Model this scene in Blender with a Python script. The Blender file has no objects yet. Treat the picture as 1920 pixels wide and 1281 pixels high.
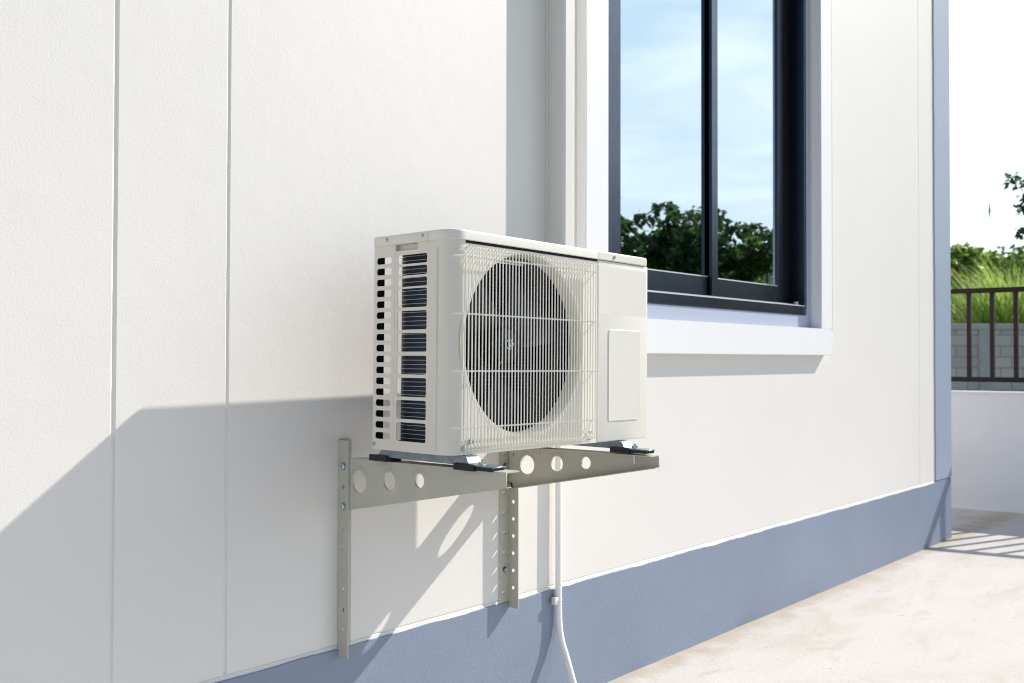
import bpy, bmesh, math, random
from mathutils import Vector, Matrix, noise
R = math.radians
C = bpy.context.scene.collection
scene = bpy.context.scene
random.seed(7)

# ------------------------------------------------------------------ camera
EYE = Vector((0, 0, 0.956))
F_PX, PITCH, ROLL, YAW = 1797.1, 0.01738, 0.00247, 0.733
fw = Vector((math.cos(YAW)*math.cos(PITCH), math.sin(YAW)*math.cos(PITCH), math.sin(PITCH)))
rt = fw.cross(Vector((0, 0, 1))).normalized()
up = rt.cross(fw)
r2 = rt*math.cos(ROLL) + up*math.sin(ROLL)
u2 = -rt*math.sin(ROLL) + up*math.cos(ROLL)
cd = bpy.data.cameras.new('camera')
cam = bpy.data.objects.new('camera', cd); C.objects.link(cam)
cam.matrix_world = Matrix(((r2.x, u2.x, -fw.x, EYE.x), (r2.y, u2.y, -fw.y, EYE.y), (r2.z, u2.z, -fw.z, EYE.z), (0, 0, 0, 1)))
cd.sensor_width = 36; cd.lens = F_PX/1920*36
cd.clip_start = 0.05; cd.clip_end = 3000
cd.dof.use_dof = True; cd.dof.focus_distance = 1.95; cd.dof.aperture_fstop = 6.8
scene.camera = cam

# ------------------------------------------------------------------ sky and sun
SUN = Vector((2.65, -1.0, 2.15)).normalized()          # towards the sun
elev = math.asin(SUN.z); azim = math.atan2(SUN.x, SUN.y)
w = bpy.data.worlds.new('World'); scene.world = w; w.use_nodes = True
nt = w.node_tree; N = nt.nodes; L = nt.links
bg = N['Background']; bg.inputs['Strength'].default_value = 0.12
sky = N.new('ShaderNodeTexSky'); sky.sky_type = 'NISHITA'; sky.sun_disc = False
sky.sun_elevation = elev; sky.sun_rotation = azim; sky.dust_density = 1.0; sky.air_density = 1.0; sky.ozone_density = 3.2
tc = N.new('ShaderNodeTexCoord')
mp = N.new('ShaderNodeMapping'); mp.inputs['Scale'].default_value = (1.0, 1.0, 3.4)
n1 = N.new('ShaderNodeTexNoise'); n1.inputs['Scale'].default_value = 4.2; n1.inputs['Detail'].default_value = 9; n1.inputs['Roughness'].default_value = 0.55; n1.inputs['Distortion'].default_value = 0.35
cr = N.new('ShaderNodeValToRGB'); cr.color_ramp.elements[0].position = 0.40; cr.color_ramp.elements[1].position = 0.66
cr.color_ramp.elements[0].color = (0.0, 0.0, 0.0, 1); cr.color_ramp.elements[1].color = (0.8, 0.8, 0.8, 1)
mx = N.new('ShaderNodeMix'); mx.data_type = 'RGBA'; mx.inputs['B'].default_value = (12.5, 13.2, 13.8, 1)
L.new(tc.outputs['Generated'], mp.inputs['Vector']); L.new(mp.outputs[0], n1.inputs['Vector'])
L.new(n1.outputs['Fac'], cr.inputs['Fac']); cm = N.new('ShaderNodeMath'); cm.operation = 'MULTIPLY'; L.new(cr.outputs['Color'], cm.inputs[0]); L.new(cm.outputs[0], mx.inputs['Factor'])
# bright thin haze in the part of the sky around the sun
vn = N.new('ShaderNodeVectorMath'); vn.operation = 'NORMALIZE'; L.new(tc.outputs['Generated'], vn.inputs[0])
dt = N.new('ShaderNodeVectorMath'); dt.operation = 'DOT_PRODUCT'; dt.inputs[1].default_value = Vector((0.93, -0.30, 0.16)).normalized(); L.new(vn.outputs[0], dt.inputs[0])
mr = N.new('ShaderNodeMapRange'); mr.inputs['From Min'].default_value = 0.66; mr.inputs['From Max'].default_value = 0.80; mr.interpolation_type = 'SMOOTHSTEP'
mr.inputs['To Max'].default_value = 1.0
L.new(dt.outputs['Value'], mr.inputs['Value'])
ma = N.new('ShaderNodeMath'); ma.operation = 'MULTIPLY_ADD'; ma.inputs[1].default_value = 0.88; ma.inputs[2].default_value = 0.12; L.new(mr.outputs['Result'], ma.inputs[0]); L.new(ma.outputs[0], cm.inputs[1])
mh = N.new('ShaderNodeMix'); mh.data_type = 'RGBA'; mh.inputs['B'].default_value = (8.2, 9.9, 11.3, 1)
L.new(mr.outputs['Result'], mh.inputs['Factor'])
L.new(sky.outputs[0], mh.inputs['A']); L.new(mh.outputs['Result'], mx.inputs['A']); L.new(mx.outputs['Result'], bg.inputs['Color'])

sd = bpy.data.lights.new('sun', 'SUN'); sd.energy = 4.8; sd.angle = R(0.53); sd.color = (1.0, 0.94, 0.865)
sun = bpy.data.objects.new('sun', sd); C.objects.link(sun)
sun.rotation_euler = SUN.to_track_quat('Z', 'Y').to_euler(); sun.location = SUN*20

vs = scene.view_settings
vs.view_transform = 'Standard'; vs.look = 'None'; vs.exposure = 0.17; vs.gamma = 1

# ------------------------------------------------------------------ materials
def mat(name, col, rough=0.6, metal=0.0, spec=0.5, noise_amt=0.0, noise_scale=5.0, bump=0.0, bump_scale=100.0, bump_dist=0.001, detail=4, col2=None, trans=0.0):
    m = bpy.data.materials.new(name); m.use_nodes = True
    t = m.node_tree; b = t.nodes['Principled BSDF']
    b.inputs['Base Color'].default_value = (*col, 1); b.inputs['Roughness'].default_value = rough
    b.inputs['Metallic'].default_value = metal; b.inputs['Specular IOR Level'].default_value = spec
    if noise_amt or col2 or bump:
        tc = t.nodes.new('ShaderNodeTexCoord')
    if noise_amt or col2:
        n = t.nodes.new('ShaderNodeTexNoise'); n.inputs['Scale'].default_value = noise_scale; n.inputs['Detail'].default_value = 6
        t.links.new(tc.outputs['Object'], n.inputs['Vector'])
        c = t.nodes.new('ShaderNodeValToRGB')
        a = col2 if col2 else tuple(x*(1-noise_amt) for x in col)
        c.color_ramp.elements[0].position = 0.3; c.color_ramp.elements[1].position = 0.7
        c.color_ramp.elements[0].color = (*a, 1); c.color_ramp.elements[1].color = (*col, 1)
        t.links.new(n.outputs['Fac'], c.inputs['Fac']); t.links.new(c.outputs['Color'], b.inputs['Base Color'])
    if bump:
        n = t.nodes.new('ShaderNodeTexNoise'); n.inputs['Scale'].default_value = bump_scale; n.inputs['Detail'].default_value = detail
        t.links.new(tc.outputs['Object'], n.inputs['Vector'])
        p = t.nodes.new('ShaderNodeBump'); p.inputs['Strength'].default_value = bump; p.inputs['Distance'].default_value = bump_dist
        t.links.new(n.outputs['Fac'], p.inputs['Height']); t.links.new(p.outputs[0], b.inputs['Normal'])
    return m

def plaster(name, col, amt=0.05, bump=0.55, scale=150, dirt=None, rough=0.82, spec=0.25):
    """rolled paint on render: two scales of bump plus faint blotches"""
    m = mat(name, col, rough=rough, spec=spec)
    t = m.node_tree; b = t.nodes['Principled BSDF']
    tc = t.nodes.new('ShaderNodeTexCoord')
    big = t.nodes.new('ShaderNodeTexNoise'); big.inputs['Scale'].default_value = 1.7; big.inputs['Detail'].default_value = 8; big.inputs['Roughness'].default_value = 0.6
    t.links.new(tc.outputs['Object'], big.inputs['Vector'])
    c = t.nodes.new('ShaderNodeValToRGB'); c.color_ramp.elements[0].position = 0.3; c.color_ramp.elements[1].position = 0.7
    c.color_ramp.elements[0].color = (*[x*(1-amt) for x in col], 1); c.color_ramp.elements[1].color = (*col, 1)
    t.links.new(big.outputs['Fac'], c.inputs['Fac'])
    out = c.outputs['Color']
    # small chips and specks
    v = t.nodes.new('ShaderNodeTexNoise'); v.inputs['Scale'].default_value = 60; v.inputs['Detail'].default_value = 3
    t.links.new(tc.outputs['Object'], v.inputs['Vector'])
    sp = t.nodes.new('ShaderNodeValToRGB'); sp.color_ramp.elements[0].position = 0.80; sp.color_ramp.elements[1].position = 0.84
    t.links.new(v.outputs['Fac'], sp.inputs['Fac'])
    mm = t.nodes.new('ShaderNodeMix'); mm.data_type = 'RGBA'; mm.inputs['B'].default_value = (*(dirt or [x*0.55 for x in col]), 1)
    t.links.new(sp.outputs['Color'], mm.inputs['Factor']); t.links.new(out, mm.inputs['A'])
    t.links.new(mm.outputs['Result'], b.inputs['Base Color'])
    a1 = t.nodes.new('ShaderNodeTexNoise'); a1.inputs['Scale'].default_value = scale; a1.inputs['Detail'].default_value = 2; a1.inputs['Roughness'].default_value = 0.45
    a2 = t.nodes.new('ShaderNodeTexNoise'); a2.inputs['Scale'].default_value = 14; a2.inputs['Detail'].default_value = 3
    t.links.new(tc.outputs['Object'], a1.inputs['Vector']); t.links.new(tc.outputs['Object'], a2.inputs['Vector'])
    p1 = t.nodes.new('ShaderNodeBump'); p1.inputs['Strength'].default_value = bump; p1.inputs['Distance'].default_value = 0.0018
    p2 = t.nodes.new('ShaderNodeBump'); p2.inputs['Strength'].default_value = 0.16; p2.inputs['Distance'].default_value = 0.004
    t.links.new(a2.outputs['Fac'], p2.inputs['Height']); t.links.new(p2.outputs[0], p1.inputs['Normal'])
    t.links.new(a1.outputs['Fac'], p1.inputs['Height']); t.links.new(p1.outputs[0], b.inputs['Normal'])
    return m

M = {}
M['wall'] = plaster('white_plaster', (0.80, 0.770, 0.73), 0.035, 0.17, scale=260, rough=0.55, spec=0.5)
M['blue'] = plaster('blue_plaster', (0.245, 0.298, 0.395), 0.14, 0.4, dirt=(0.36, 0.43, 0.53), rough=0.5, spec=0.5)
M['blue_strip'] = plaster('blue_strip_plaster', (0.34, 0.40, 0.51), 0.14, 0.3, rough=0.5, spec=0.5)
M['blue_smooth'] = plaster('blue_trim_paint', (0.45, 0.50, 0.62), 0.05, 0.1)
M['trim'] = plaster('white_trim_paint', (0.84, 0.84, 0.85), 0.015, 0.06, rough=0.5, spec=0.5)
M['cream'] = mat('cream_powder_coat', (0.735, 0.70, 0.615), rough=0.38, spec=0.5, bump=0.12, bump_scale=700, bump_dist=0.0003)
M['lid'] = mat('cream_powder_coat_lid', (0.75, 0.725, 0.655), rough=0.36, spec=0.5, bump=0.12, bump_scale=700, bump_dist=0.0003)
M['wire'] = mat('cream_coated_wire', (0.86, 0.84, 0.77), rough=0.35)
M['bracket'] = mat('beige_coated_steel', (0.54, 0.525, 0.44), rough=0.5, spec=0.4, noise_amt=0.06, noise_scale=12)
M['zinc'] = mat('galvanised_steel', (0.36, 0.40, 0.44), rough=0.36, metal=1.0, col2=(0.24, 0.28, 0.32), noise_scale=60, bump=0.5, bump_scale=90)
M['bolt'] = mat('zinc_bolt', (0.55, 0.64, 0.66), rough=0.22, metal=1.0)
M['rubber'] = mat('black_rubber', (0.012, 0.013, 0.016), rough=0.6, bump=0.3, bump_scale=200)
M['black'] = mat('black_plastic_and_shade', (0.006, 0.006, 0.008), rough=0.6, spec=0.25)  # also colours the shade strip under the unit's lid
M['blade'] = mat('dark_grey_fan_plastic', (0.016, 0.020, 0.028), rough=0.4, spec=0.5)
M['inner'] = mat('inner_steel_and_shade', (0.012, 0.014, 0.018), rough=0.8, spec=0.2)  # also holds the shade of the rear flange strip
M['coil'] = mat('navy_coil_fins', (0.022, 0.035, 0.06), rough=0.5, spec=0.3, noise_amt=0.3, noise_scale=30)
M['coilwire'] = mat('pale_coil_wire', (0.70, 0.72, 0.74), rough=0.3, metal=0.3)
M['coilwire_dim'] = mat('dim_lit_coil_wire', (0.16, 0.24, 0.36), rough=0.5)  # navy tone carries the dim blue light inside the unit
M['alu_highlight'] = mat('aluminium_edge_highlight', (0.62, 0.64, 0.66), rough=0.4)  # pale tone stands in for highlight lines on the frame edges
M['frame'] = mat('dark_aluminium', (0.09, 0.105, 0.135), rough=0.27, metal=1.0, noise_amt=0.15, noise_scale=20)
M['pvc'] = mat('white_pvc', (0.87, 0.87, 0.85), rough=0.35)
M['trunk'] = mat('cream_pvc_trunking', (0.74, 0.725, 0.68), rough=0.4, noise_amt=0.03, noise_scale=4)
M['fence'] = mat('dark_brown_paint', (0.012, 0.006, 0.006), rough=0.5, spec=0.3)
M['boundary'] = plaster('white_boundary_plaster', (0.86, 0.85, 0.86), 0.10, 0.2, scale=60)
M['cap'] = plaster('white_cap_plaster', (0.84, 0.84, 0.84), 0.04, 0.1)
M['roof'] = mat('grey_roof', (0.10, 0.11, 0.12), rough=0.6)
M['bark'] = mat('bark', (0.10, 0.075, 0.05), rough=0.9, noise_amt=0.5, noise_scale=12, bump=0.6, bump_scale=30, bump_dist=0.01)

def leafmat(name, c1, c2, tr=0.5):
    m = bpy.data.materials.new(name); m.use_nodes = True; t = m.node_tree; b = t.nodes['Principled BSDF']
    g = t.nodes.new('ShaderNodeNewGeometry')
    c = t.nodes.new('ShaderNodeValToRGB'); c.color_ramp.elements[0].color = (*c1, 1); c.color_ramp.elements[1].color = (*c2, 1)
    t.links.new(g.outputs['Random Per Island'], c.inputs['Fac']); t.links.new(c.outputs['Color'], b.inputs['Base Color'])
    b.inputs['Roughness'].default_value = 0.45
    tl = t.nodes.new('ShaderNodeBsdfTranslucent'); ms = t.nodes.new('ShaderNodeMixShader'); ms.inputs['Fac'].default_value = tr
    hs = t.nodes.new('ShaderNodeHueSaturation'); hs.inputs['Value'].default_value = 1.6; hs.inputs['Hue'].default_value = 0.485
    t.links.new(c.outputs['Color'], hs.inputs['Color']); t.links.new(hs.outputs[0], tl.inputs['Color'])
    t.links.new(b.outputs[0], ms.inputs[1]); t.links.new(tl.outputs[0], ms.inputs[2])
    t.links.new(ms.outputs[0], t.nodes['Material Output'].inputs['Surface'])
    return m
M['leaf'] = leafmat('bright_leaf', (0.10, 0.19, 0.03), (0.24, 0.36, 0.08))
M['leaf_mid'] = leafmat('mid_leaf', (0.05, 0.12, 0.02), (0.14, 0.25, 0.05))
M['leaf_dark'] = leafmat('dark_leaf', (0.03, 0.07, 0.025), (0.075, 0.15, 0.045), 0.5)
M['leaf_red'] = leafmat('reddish_leaf', (0.20, 0.09, 0.03), (0.28, 0.17, 0.05))
M['grass'] = leafmat('tall_grass', (0.18, 0.29, 0.05), (0.34, 0.46, 0.13))

def concrete():
    m = mat('pale_concrete', (0.5, 0.47, 0.43), rough=0.85, spec=0.2)  # pale concrete, blotched, scuffed and specked
    t = m.node_tree; b = t.nodes['Principled BSDF']; n = t.nodes; l = t.links
    tc = n.new('ShaderNodeTexCoord')
    mp = n.new('ShaderNodeMapping'); mp.inputs['Rotation'].default_value = (0, 0, R(-14)); mp.inputs['Scale'].default_value = (0.6, 1.6, 1)
    l.new(tc.outputs['Object'], mp.inputs['Vector'])
    a = n.new('ShaderNodeTexNoise'); a.inputs['Scale'].default_value = 3.6; a.inputs['Detail'].default_value = 10; a.inputs['Roughness'].default_value = 0.62; a.inputs['Distortion'].default_value = 0.6
    l.new(mp.outputs[0], a.inputs['Vector'])
    c = n.new('ShaderNodeValToRGB'); e = c.color_ramp.elements
    e[0].position = 0.28; e[0].color = (0.53, 0.485, 0.42, 1); e[1].position = 0.75; e[1].color = (0.63, 0.60, 0.57, 1)
    x = e.new(0.47); x.color = (0.595, 0.56, 0.525, 1)
    l.new(a.outputs['Fac'], c.inputs['Fac'])
    # grey scuffs
    s = n.new('ShaderNodeTexNoise'); s.inputs['Scale'].default_value = 9; s.inputs['Detail'].default_value = 8; s.inputs['Distortion'].default_value = 1.2
    l.new(mp.outputs[0], s.inputs['Vector'])
    sr = n.new('ShaderNodeValToRGB'); sr.color_ramp.elements[0].position = 0.60; sr.color_ramp.elements[1].position = 0.80
    l.new(s.outputs['Fac'], sr.inputs['Fac'])
    m1 = n.new('ShaderNodeMix'); m1.data_type = 'RGBA'; m1.inputs['B'].default_value = (0.50, 0.465, 0.42, 1)
    l.new(sr.outputs['Color'], m1.inputs['Factor']); l.new(c.outputs['Color'], m1.inputs['A'])
    # dark specks
    s2 = n.new('ShaderNodeTexNoise'); s2.inputs['Scale'].default_value = 42; s2.inputs['Detail'].default_value = 2
    l.new(mp.outputs[0], s2.inputs['Vector'])
    sr2 = n.new('ShaderNodeValToRGB'); sr2.color_ramp.elements[0].position = 0.745; sr2.color_ramp.elements[1].position = 0.775
    l.new(s2.outputs['Fac'], sr2.inputs['Fac'])
    m2 = n.new('ShaderNodeMix'); m2.data_type = 'RGBA'; m2.inputs['B'].default_value = (0.20, 0.19, 0.17, 1)
    l.new(sr2.outputs['Color'], m2.inputs['Factor']); l.new(m1.outputs['Result'], m2.inputs['A'])
    sx = n.new('ShaderNodeSeparateXYZ'); l.new(tc.outputs['Object'], sx.inputs[0])
    f = n.new('ShaderNodeMapRange'); f.inputs['From Min'].default_value = 0.0; f.inputs['From Max'].default_value = 0.15; f.inputs['To Min'].default_value = 0.58; f.inputs['To Max'].default_value = 0.0
    sb = n.new('ShaderNodeMath'); sb.operation = 'SUBTRACT'; sb.inputs[1].default_value = 1.70; l.new(sx.outputs['Y'], sb.inputs[0])
    ab = n.new('ShaderNodeMath'); ab.operation = 'ABSOLUTE'; l.new(sb.outputs[0], ab.inputs[0]); l.new(ab.outputs[0], f.inputs['Value'])
    q = n.new('ShaderNodeTexNoise'); q.inputs['Scale'].default_value = 9; q.inputs['Detail'].default_value = 9; l.new(tc.outputs['Object'], q.inputs['Vector'])
    ad = n.new('ShaderNodeMath'); ad.operation = 'ADD'; l.new(f.outputs[0], ad.inputs[0]); l.new(q.outputs['Fac'], ad.inputs[1])
    rr = n.new('ShaderNodeValToRGB'); rr.color_ramp.elements[0].position = 0.66; rr.color_ramp.elements[1].position = 1.1; rr.color_ramp.elements[1].color = (0.85, 0.85, 0.85, 1); l.new(ad.outputs[0], rr.inputs['Fac'])
    m3 = n.new('ShaderNodeMix'); m3.data_type = 'RGBA'; m3.inputs['B'].default_value = (0.47, 0.41, 0.32, 1)
    l.new(rr.outputs['Color'], m3.inputs['Factor']); l.new(m2.outputs['Result'], m3.inputs['A'])
    fn = n.new('ShaderNodeTexNoise'); fn.inputs['Scale'].default_value = 130; fn.inputs['Detail'].default_value = 5; l.new(tc.outputs['Object'], fn.inputs['Vector'])
    fr_ = n.new('ShaderNodeMapRange'); fr_.inputs['From Min'].default_value = 0.3; fr_.inputs['From Max'].default_value = 0.7; fr_.inputs['To Min'].default_value = 0.90; fr_.inputs['To Max'].default_value = 1.04
    l.new(fn.outputs['Fac'], fr_.inputs['Value'])
    vm = n.new('ShaderNodeVectorMath'); vm.operation = 'SCALE'; l.new(m3.outputs['Result'], vm.inputs[0]); l.new(fr_.outputs[0], vm.inputs['Scale'])
    l.new(vm.outputs[0], b.inputs['Base Color'])
    g = n.new('ShaderNodeTexNoise'); g.inputs['Scale'].default_value = 45; g.inputs['Detail'].default_value = 6
    l.new(tc.outputs['Object'], g.inputs['Vector'])
    p = n.new('ShaderNodeBump'); p.inputs['Strength'].default_value = 0.3; p.inputs['Distance'].default_value = 0.004
    l.new(g.outputs['Fac'], p.inputs['Height']); l.new(p.outputs[0], b.inputs['Normal'])
    return m
M['concrete'] = concrete()
M['stain'] = mat('sandy_wall_foot_stain', (0.44, 0.38, 0.29), rough=0.9, col2=(0.30, 0.27, 0.22), noise_scale=14, bump=0.4, bump_scale=60, bump_dist=0.003)
M['soil'] = mat('dry_soil', (0.16, 0.15, 0.08), rough=0.95, col2=(0.09, 0.12, 0.04), noise_scale=0.8)

def blockmat():
    m = mat('concrete_block', (0.3, 0.3, 0.3), rough=0.9, spec=0.2); t = m.node_tree; b = t.nodes['Principled BSDF']
    tc = t.nodes.new('ShaderNodeTexCoord'); mp = t.nodes.new('ShaderNodeMapping'); mp.inputs['Rotation'].default_value = (R(-90), 0, 0)
    br = t.nodes.new('ShaderNodeTexBrick'); br.inputs['Scale'].default_value = 1
    br.inputs['Brick Width'].default_value = 0.40; br.inputs['Row Height'].default_value = 0.20; br.inputs['Mortar Size'].default_value = 0.012
    br.inputs['Color1'].default_value = (0.74, 0.68, 0.60, 1); br.inputs['Color2'].default_value = (0.58, 0.57, 0.56, 1); br.inputs['Mortar'].default_value = (0.40, 0.40, 0.40, 1)
    t.links.new(tc.outputs['Object'], mp.inputs['Vector']); t.links.new(mp.outputs[0], br.inputs['Vector'])
    t.links.new(br.outputs['Color'], b.inputs['Base Color'])
    return m
M['block'] = blockmat()
M['blockcap'] = mat('cement_cap', (0.62, 0.62, 0.63), rough=0.9, noise_amt=0.25, noise_scale=3)

def glassmat():
    m = bpy.data.materials.new('mirror_tinted_glass'); m.use_nodes = True; t = m.node_tree
    t.nodes.remove(t.nodes['Principled BSDF'])
    gl = t.nodes.new('ShaderNodeBsdfGlossy'); gl.inputs['Roughness'].default_value = 0.003; gl.inputs['Color'].default_value = (0.66, 0.74, 0.80, 1)
    tp = t.nodes.new('ShaderNodeBsdfTransparent'); tp.inputs['Color'].default_value = (0.30, 0.42, 0.42, 1)
    ms = t.nodes.new('ShaderNodeMixShader'); ms.inputs['Fac'].default_value = 0.78
    tc = t.nodes.new('ShaderNodeTexCoord'); n = t.nodes.new('ShaderNodeTexNoise'); n.inputs['Scale'].default_value = 1.6; n.inputs['Detail'].default_value = 1
    bp = t.nodes.new('ShaderNodeBump'); bp.inputs['Strength'].default_value = 0.03; bp.inputs['Distance'].default_value = 0.02
    t.links.new(tc.outputs['Object'], n.inputs['Vector']); t.links.new(n.outputs['Fac'], bp.inputs['Height']); t.links.new(bp.outputs[0], gl.inputs['Normal'])
    t.links.new(tp.outputs[0], ms.inputs[1]); t.links.new(gl.outputs[0], ms.inputs[2]); t.links.new(ms.outputs[0], t.nodes['Material Output'].inputs['Surface'])
    return m
M['glass'] = glassmat()

# ------------------------------------------------------------------ helpers
def obj(name, bm, m, parent=None, smooth=False, inv=True):
    me = bpy.data.meshes.new(name)
    if isinstance(bm, bpy.types.Mesh): me = bm; me.name = name
    else:
        bm.to_mesh(me); bm.free()
    me.materials.clear(); me.materials.append(m)
    if smooth:
        me.shade_smooth()
        try: me.set_sharp_from_angle(angle=R(35))
        except Exception: pass
    o = bpy.data.objects.new(name, me); C.objects.link(o)
    if parent is not None: o.parent = parent
    return o
def tag(o, label=None, cat=None, group=None, kind=None):
    if label: o['label'] = label
    if cat: o['category'] = cat
    if group: o['group'] = group
    if kind: o['kind'] = kind
    return o
def thing(name, label, cat, loc=(0, 0, 0), group=None):
    o = bpy.data.objects.new(name, None); C.objects.link(o); o.location = loc; o.empty_display_size = 0.1
    return tag(o, label, cat, group)
def box(bm, x0, x1, y0, y1, z0, z1, bev=0.0, seg=2):
    ret = bmesh.ops.create_cube(bm, size=1.0)
    vs_ = ret['verts']
    for v in vs_:
        v.co.x = x0 + (v.co.x+0.5)*(x1-x0); v.co.y = y0 + (v.co.y+0.5)*(y1-y0); v.co.z = z0 + (v.co.z+0.5)*(z1-z0)
    if bev:
        es = list({e for v in vs_ for e in v.link_edges})
        bmesh.ops.bevel(bm, geom=es, offset=bev, segments=seg, affect='EDGES', profile=0.5)
def B(*a, **k):
    bm = bmesh.new(); box(bm, *a, **k); return bm
def tube(bm, pts, r, seg=8, cap=True):
    pts = [Vector(p) for p in pts]; rings = []
    n = len(pts); rr = r if isinstance(r, (list, tuple)) else [r]*n
    prev = None
    for i, p in enumerate(pts):
        d = (pts[min(i+1, n-1)] - pts[max(i-1, 0)]).normalized()
        if prev is None:
            a = d.orthogonal().normalized()
        else:
            a = (prev - d*prev.dot(d)).normalized()
        prev = a; b = d.cross(a)
        rings.append([bm.verts.new(p + (a*math.cos(2*math.pi*k/seg) + b*math.sin(2*math.pi*k/seg))*rr[i]) for k in range(seg)])
    for i in range(n-1):
        for k in range(seg):
            bm.faces.new((rings[i][k], rings[i][(k+1) % seg], rings[i+1][(k+1) % seg], rings[i+1][k]))
    if cap:
        bm.faces.new(rings[0][::-1]); bm.faces.new(rings[-1])
def strip(bm, prof, a0, a1, axis='z'):
    """extrude a 2D polyline (x,y) along an axis"""
    def P(p, a):
        return (p[0], p[1], a) if axis == 'z' else ((p[0], a, p[1]) if axis == 'y' else (a, p[0], p[1]))
    lo = [bm.verts.new(P(p, a0)) for p in prof]; hi = [bm.verts.new(P(p, a1)) for p in prof]
    for i in range(len(prof)-1): bm.faces.new((lo[i], lo[i+1], hi[i+1], hi[i]))
def prism(bm, poly, a0, a1, axis='z'):
    def P(p, a):
        return (p[0], p[1], a) if axis == 'z' else ((p[0], a, p[1]) if axis == 'y' else (a, p[0], p[1]))
    lo = [bm.verts.new(P(p, a0)) for p in poly]; hi = [bm.verts.new(P(p, a1)) for p in poly]; n = len(poly)
    for i in range(n): bm.faces.new((lo[i], lo[(i+1) % n], hi[(i+1) % n], hi[i]))
    bm.faces.new(lo[::-1]); bm.faces.new(hi)
    bmesh.ops.recalc_face_normals(bm, faces=bm.faces[:])
def rrect(x0, x1, y0, y1, r, n=5):
    pts = []
    for cx, cy, a in ((x1-r, y1-r, 0), (x0+r, y1-r, 90), (x0+r, y0+r, 180), (x1-r, y0+r, 270)):
        for k in range(n+1):
            t = R(a + 90*k/n); pts.append((cx+r*math.cos(t), cy+r*math.sin(t)))
    return pts
def circ(cx, cy, r, n=28, ry=None):
    ry = ry or r
    return [(cx+r*math.cos(2*math.pi*k/n), cy+ry*math.sin(2*math.pi*k/n)) for k in range(n)]
def plate(outlines, thick, plane='xz', off=0.0):
    """sheet with holes: outlines[0] is the outer edge, the others are holes; the sheet is centred on `off` along its normal"""
    cu = bpy.data.curves.new('tmp', 'CURVE'); cu.dimensions = '2D'; cu.fill_mode = 'BOTH'; cu.extrude = thick/2
    for pl in outlines:
        s = cu.splines.new('POLY'); s.points.add(len(pl)-1); s.use_cyclic_u = True
        for i, p in enumerate(pl): s.points[i].co = (p[0], p[1], 0, 1)
    o = bpy.data.objects.new('tmp', cu); C.objects.link(o)
    dg = bpy.context.evaluated_depsgraph_get(); me = bpy.data.meshes.new_from_object(o.evaluated_get(dg))
    bpy.data.objects.remove(o); bpy.data.curves.remove(cu)
    bm = bmesh.new(); bm.from_mesh(me); bpy.data.meshes.remove(me)
    for v in bm.verts:
        x, y, z = v.co
        v.co = (x, off+z, y) if plane == 'xz' else ((off+z, x, y) if plane == 'yz' else (x, y, off+z))
    bmesh.ops.remove_doubles(bm, verts=bm.verts[:], dist=1e-6)
    bmesh.ops.recalc_face_normals(bm, faces=bm.faces[:])
    return bm
def join(bm, other):
    me = bpy.data.meshes.new('t'); other.to_mesh(me); other.free(); bm.from_mesh(me); bpy.data.meshes.remove(me)
def lathe(bm, prof, c, axis, seg=32):
    """prof: (r, a) along the axis; axis 'x' or 'y'"""
    rings = []
    for r, a in prof:
        ring = []
        for k in range(seg):
            t = 2*math.pi*k/seg; u, v = r*math.cos(t), r*math.sin(t)
            ring.append(bm.verts.new((c[0]+u, c[1]+a, c[2]+v) if axis == 'y' else ((c[0]+a, c[1]+u, c[2]+v) if axis == 'x' else (c[0]+u, c[1]+v, c[2]+a))))
        rings.append(ring)
    for i in range(len(rings)-1):
        for k in range(seg): bm.faces.new((rings[i][k], rings[i][(k+1) % seg], rings[i+1][(k+1) % seg], rings[i+1][k]))
def bolt_bm(c, axis, s=1, r=0.0085, h=0.005, hexa=True):
    """washer, hex or pan head pointing along s*axis"""
    bm = bmesh.new()
    lathe(bm, [(0.0001, 0), (r, 0), (r, s*0.0015), (r*0.8, s*0.0015)], c, axis, 20)
    if hexa:
        lathe(bm, [(r*0.62, s*0.0015), (r*0.62, s*h*0.85), (r*0.5, s*h), (0.0001, s*h)], c, axis, 6)
        lathe(bm, [(r*0.3, s*h), (r*0.3, s*h*1.5), (0.0001, s*h*1.55)], c, axis, 10)
    else:
        lathe(bm, [(r*0.75, s*0.001), (r*0.72, s*h*0.6), (r*0.45, s*h*0.95), (r*0.18, s*h), (r*0.16, s*h*0.5), (0.0001, s*h*0.5)], c, axis, 16)
    bmesh.ops.recalc_face_normals(bm, faces=bm.faces[:])
    return bm

# ------------------------------------------------------------------ setting: ground
bm = bmesh.new()
nx = 2
for (x0, x1, y0, y1) in ((-400, 900, -500, 900),):
    v = [bm.verts.new((x, y, -0.06)) for x, y in ((x0, y0), (x1, y0), (x1, y1), (x0, y1))]; bm.faces.new(v)
tag(obj('ground', bm, M['soil']), kind='structure')

WY = 1.70            # the wall plane
def bx(y):            # inner face of the curved boundary wall at depth y
    t = 2.05 - y
    return 6.50 + 0.13*t + 0.035*t*t if t > 0 else 6.50 + 0.13*t
# concrete yard: follows the boundary wall
bm = bmesh.new()
ys = [4.0-0.25*i for i in range(25)]
lo = [bm.verts.new((-7, y, 0)) for y in ys]; hi = [bm.verts.new((bx(y)+0.05, y, 0)) for y in ys]
lo2 = [bm.verts.new((-7, y, -0.12)) for y in ys]; hi2 = [bm.verts.new((bx(y)+0.05, y, -0.12)) for y in ys]
for i in range(len(ys)-1):
    bm.faces.new((lo[i], lo[i+1], hi[i+1], hi[i])); bm.faces.new((hi[i], hi[i+1], hi2[i+1], hi2[i])); bm.faces.new((lo[i], lo2[i], lo2[i+1], lo[i+1]))
bmesh.ops.recalc_face_normals(bm, faces=bm.faces[:])
tag(obj('yard_pavement', bm, M['concrete']), kind='structure')

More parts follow.
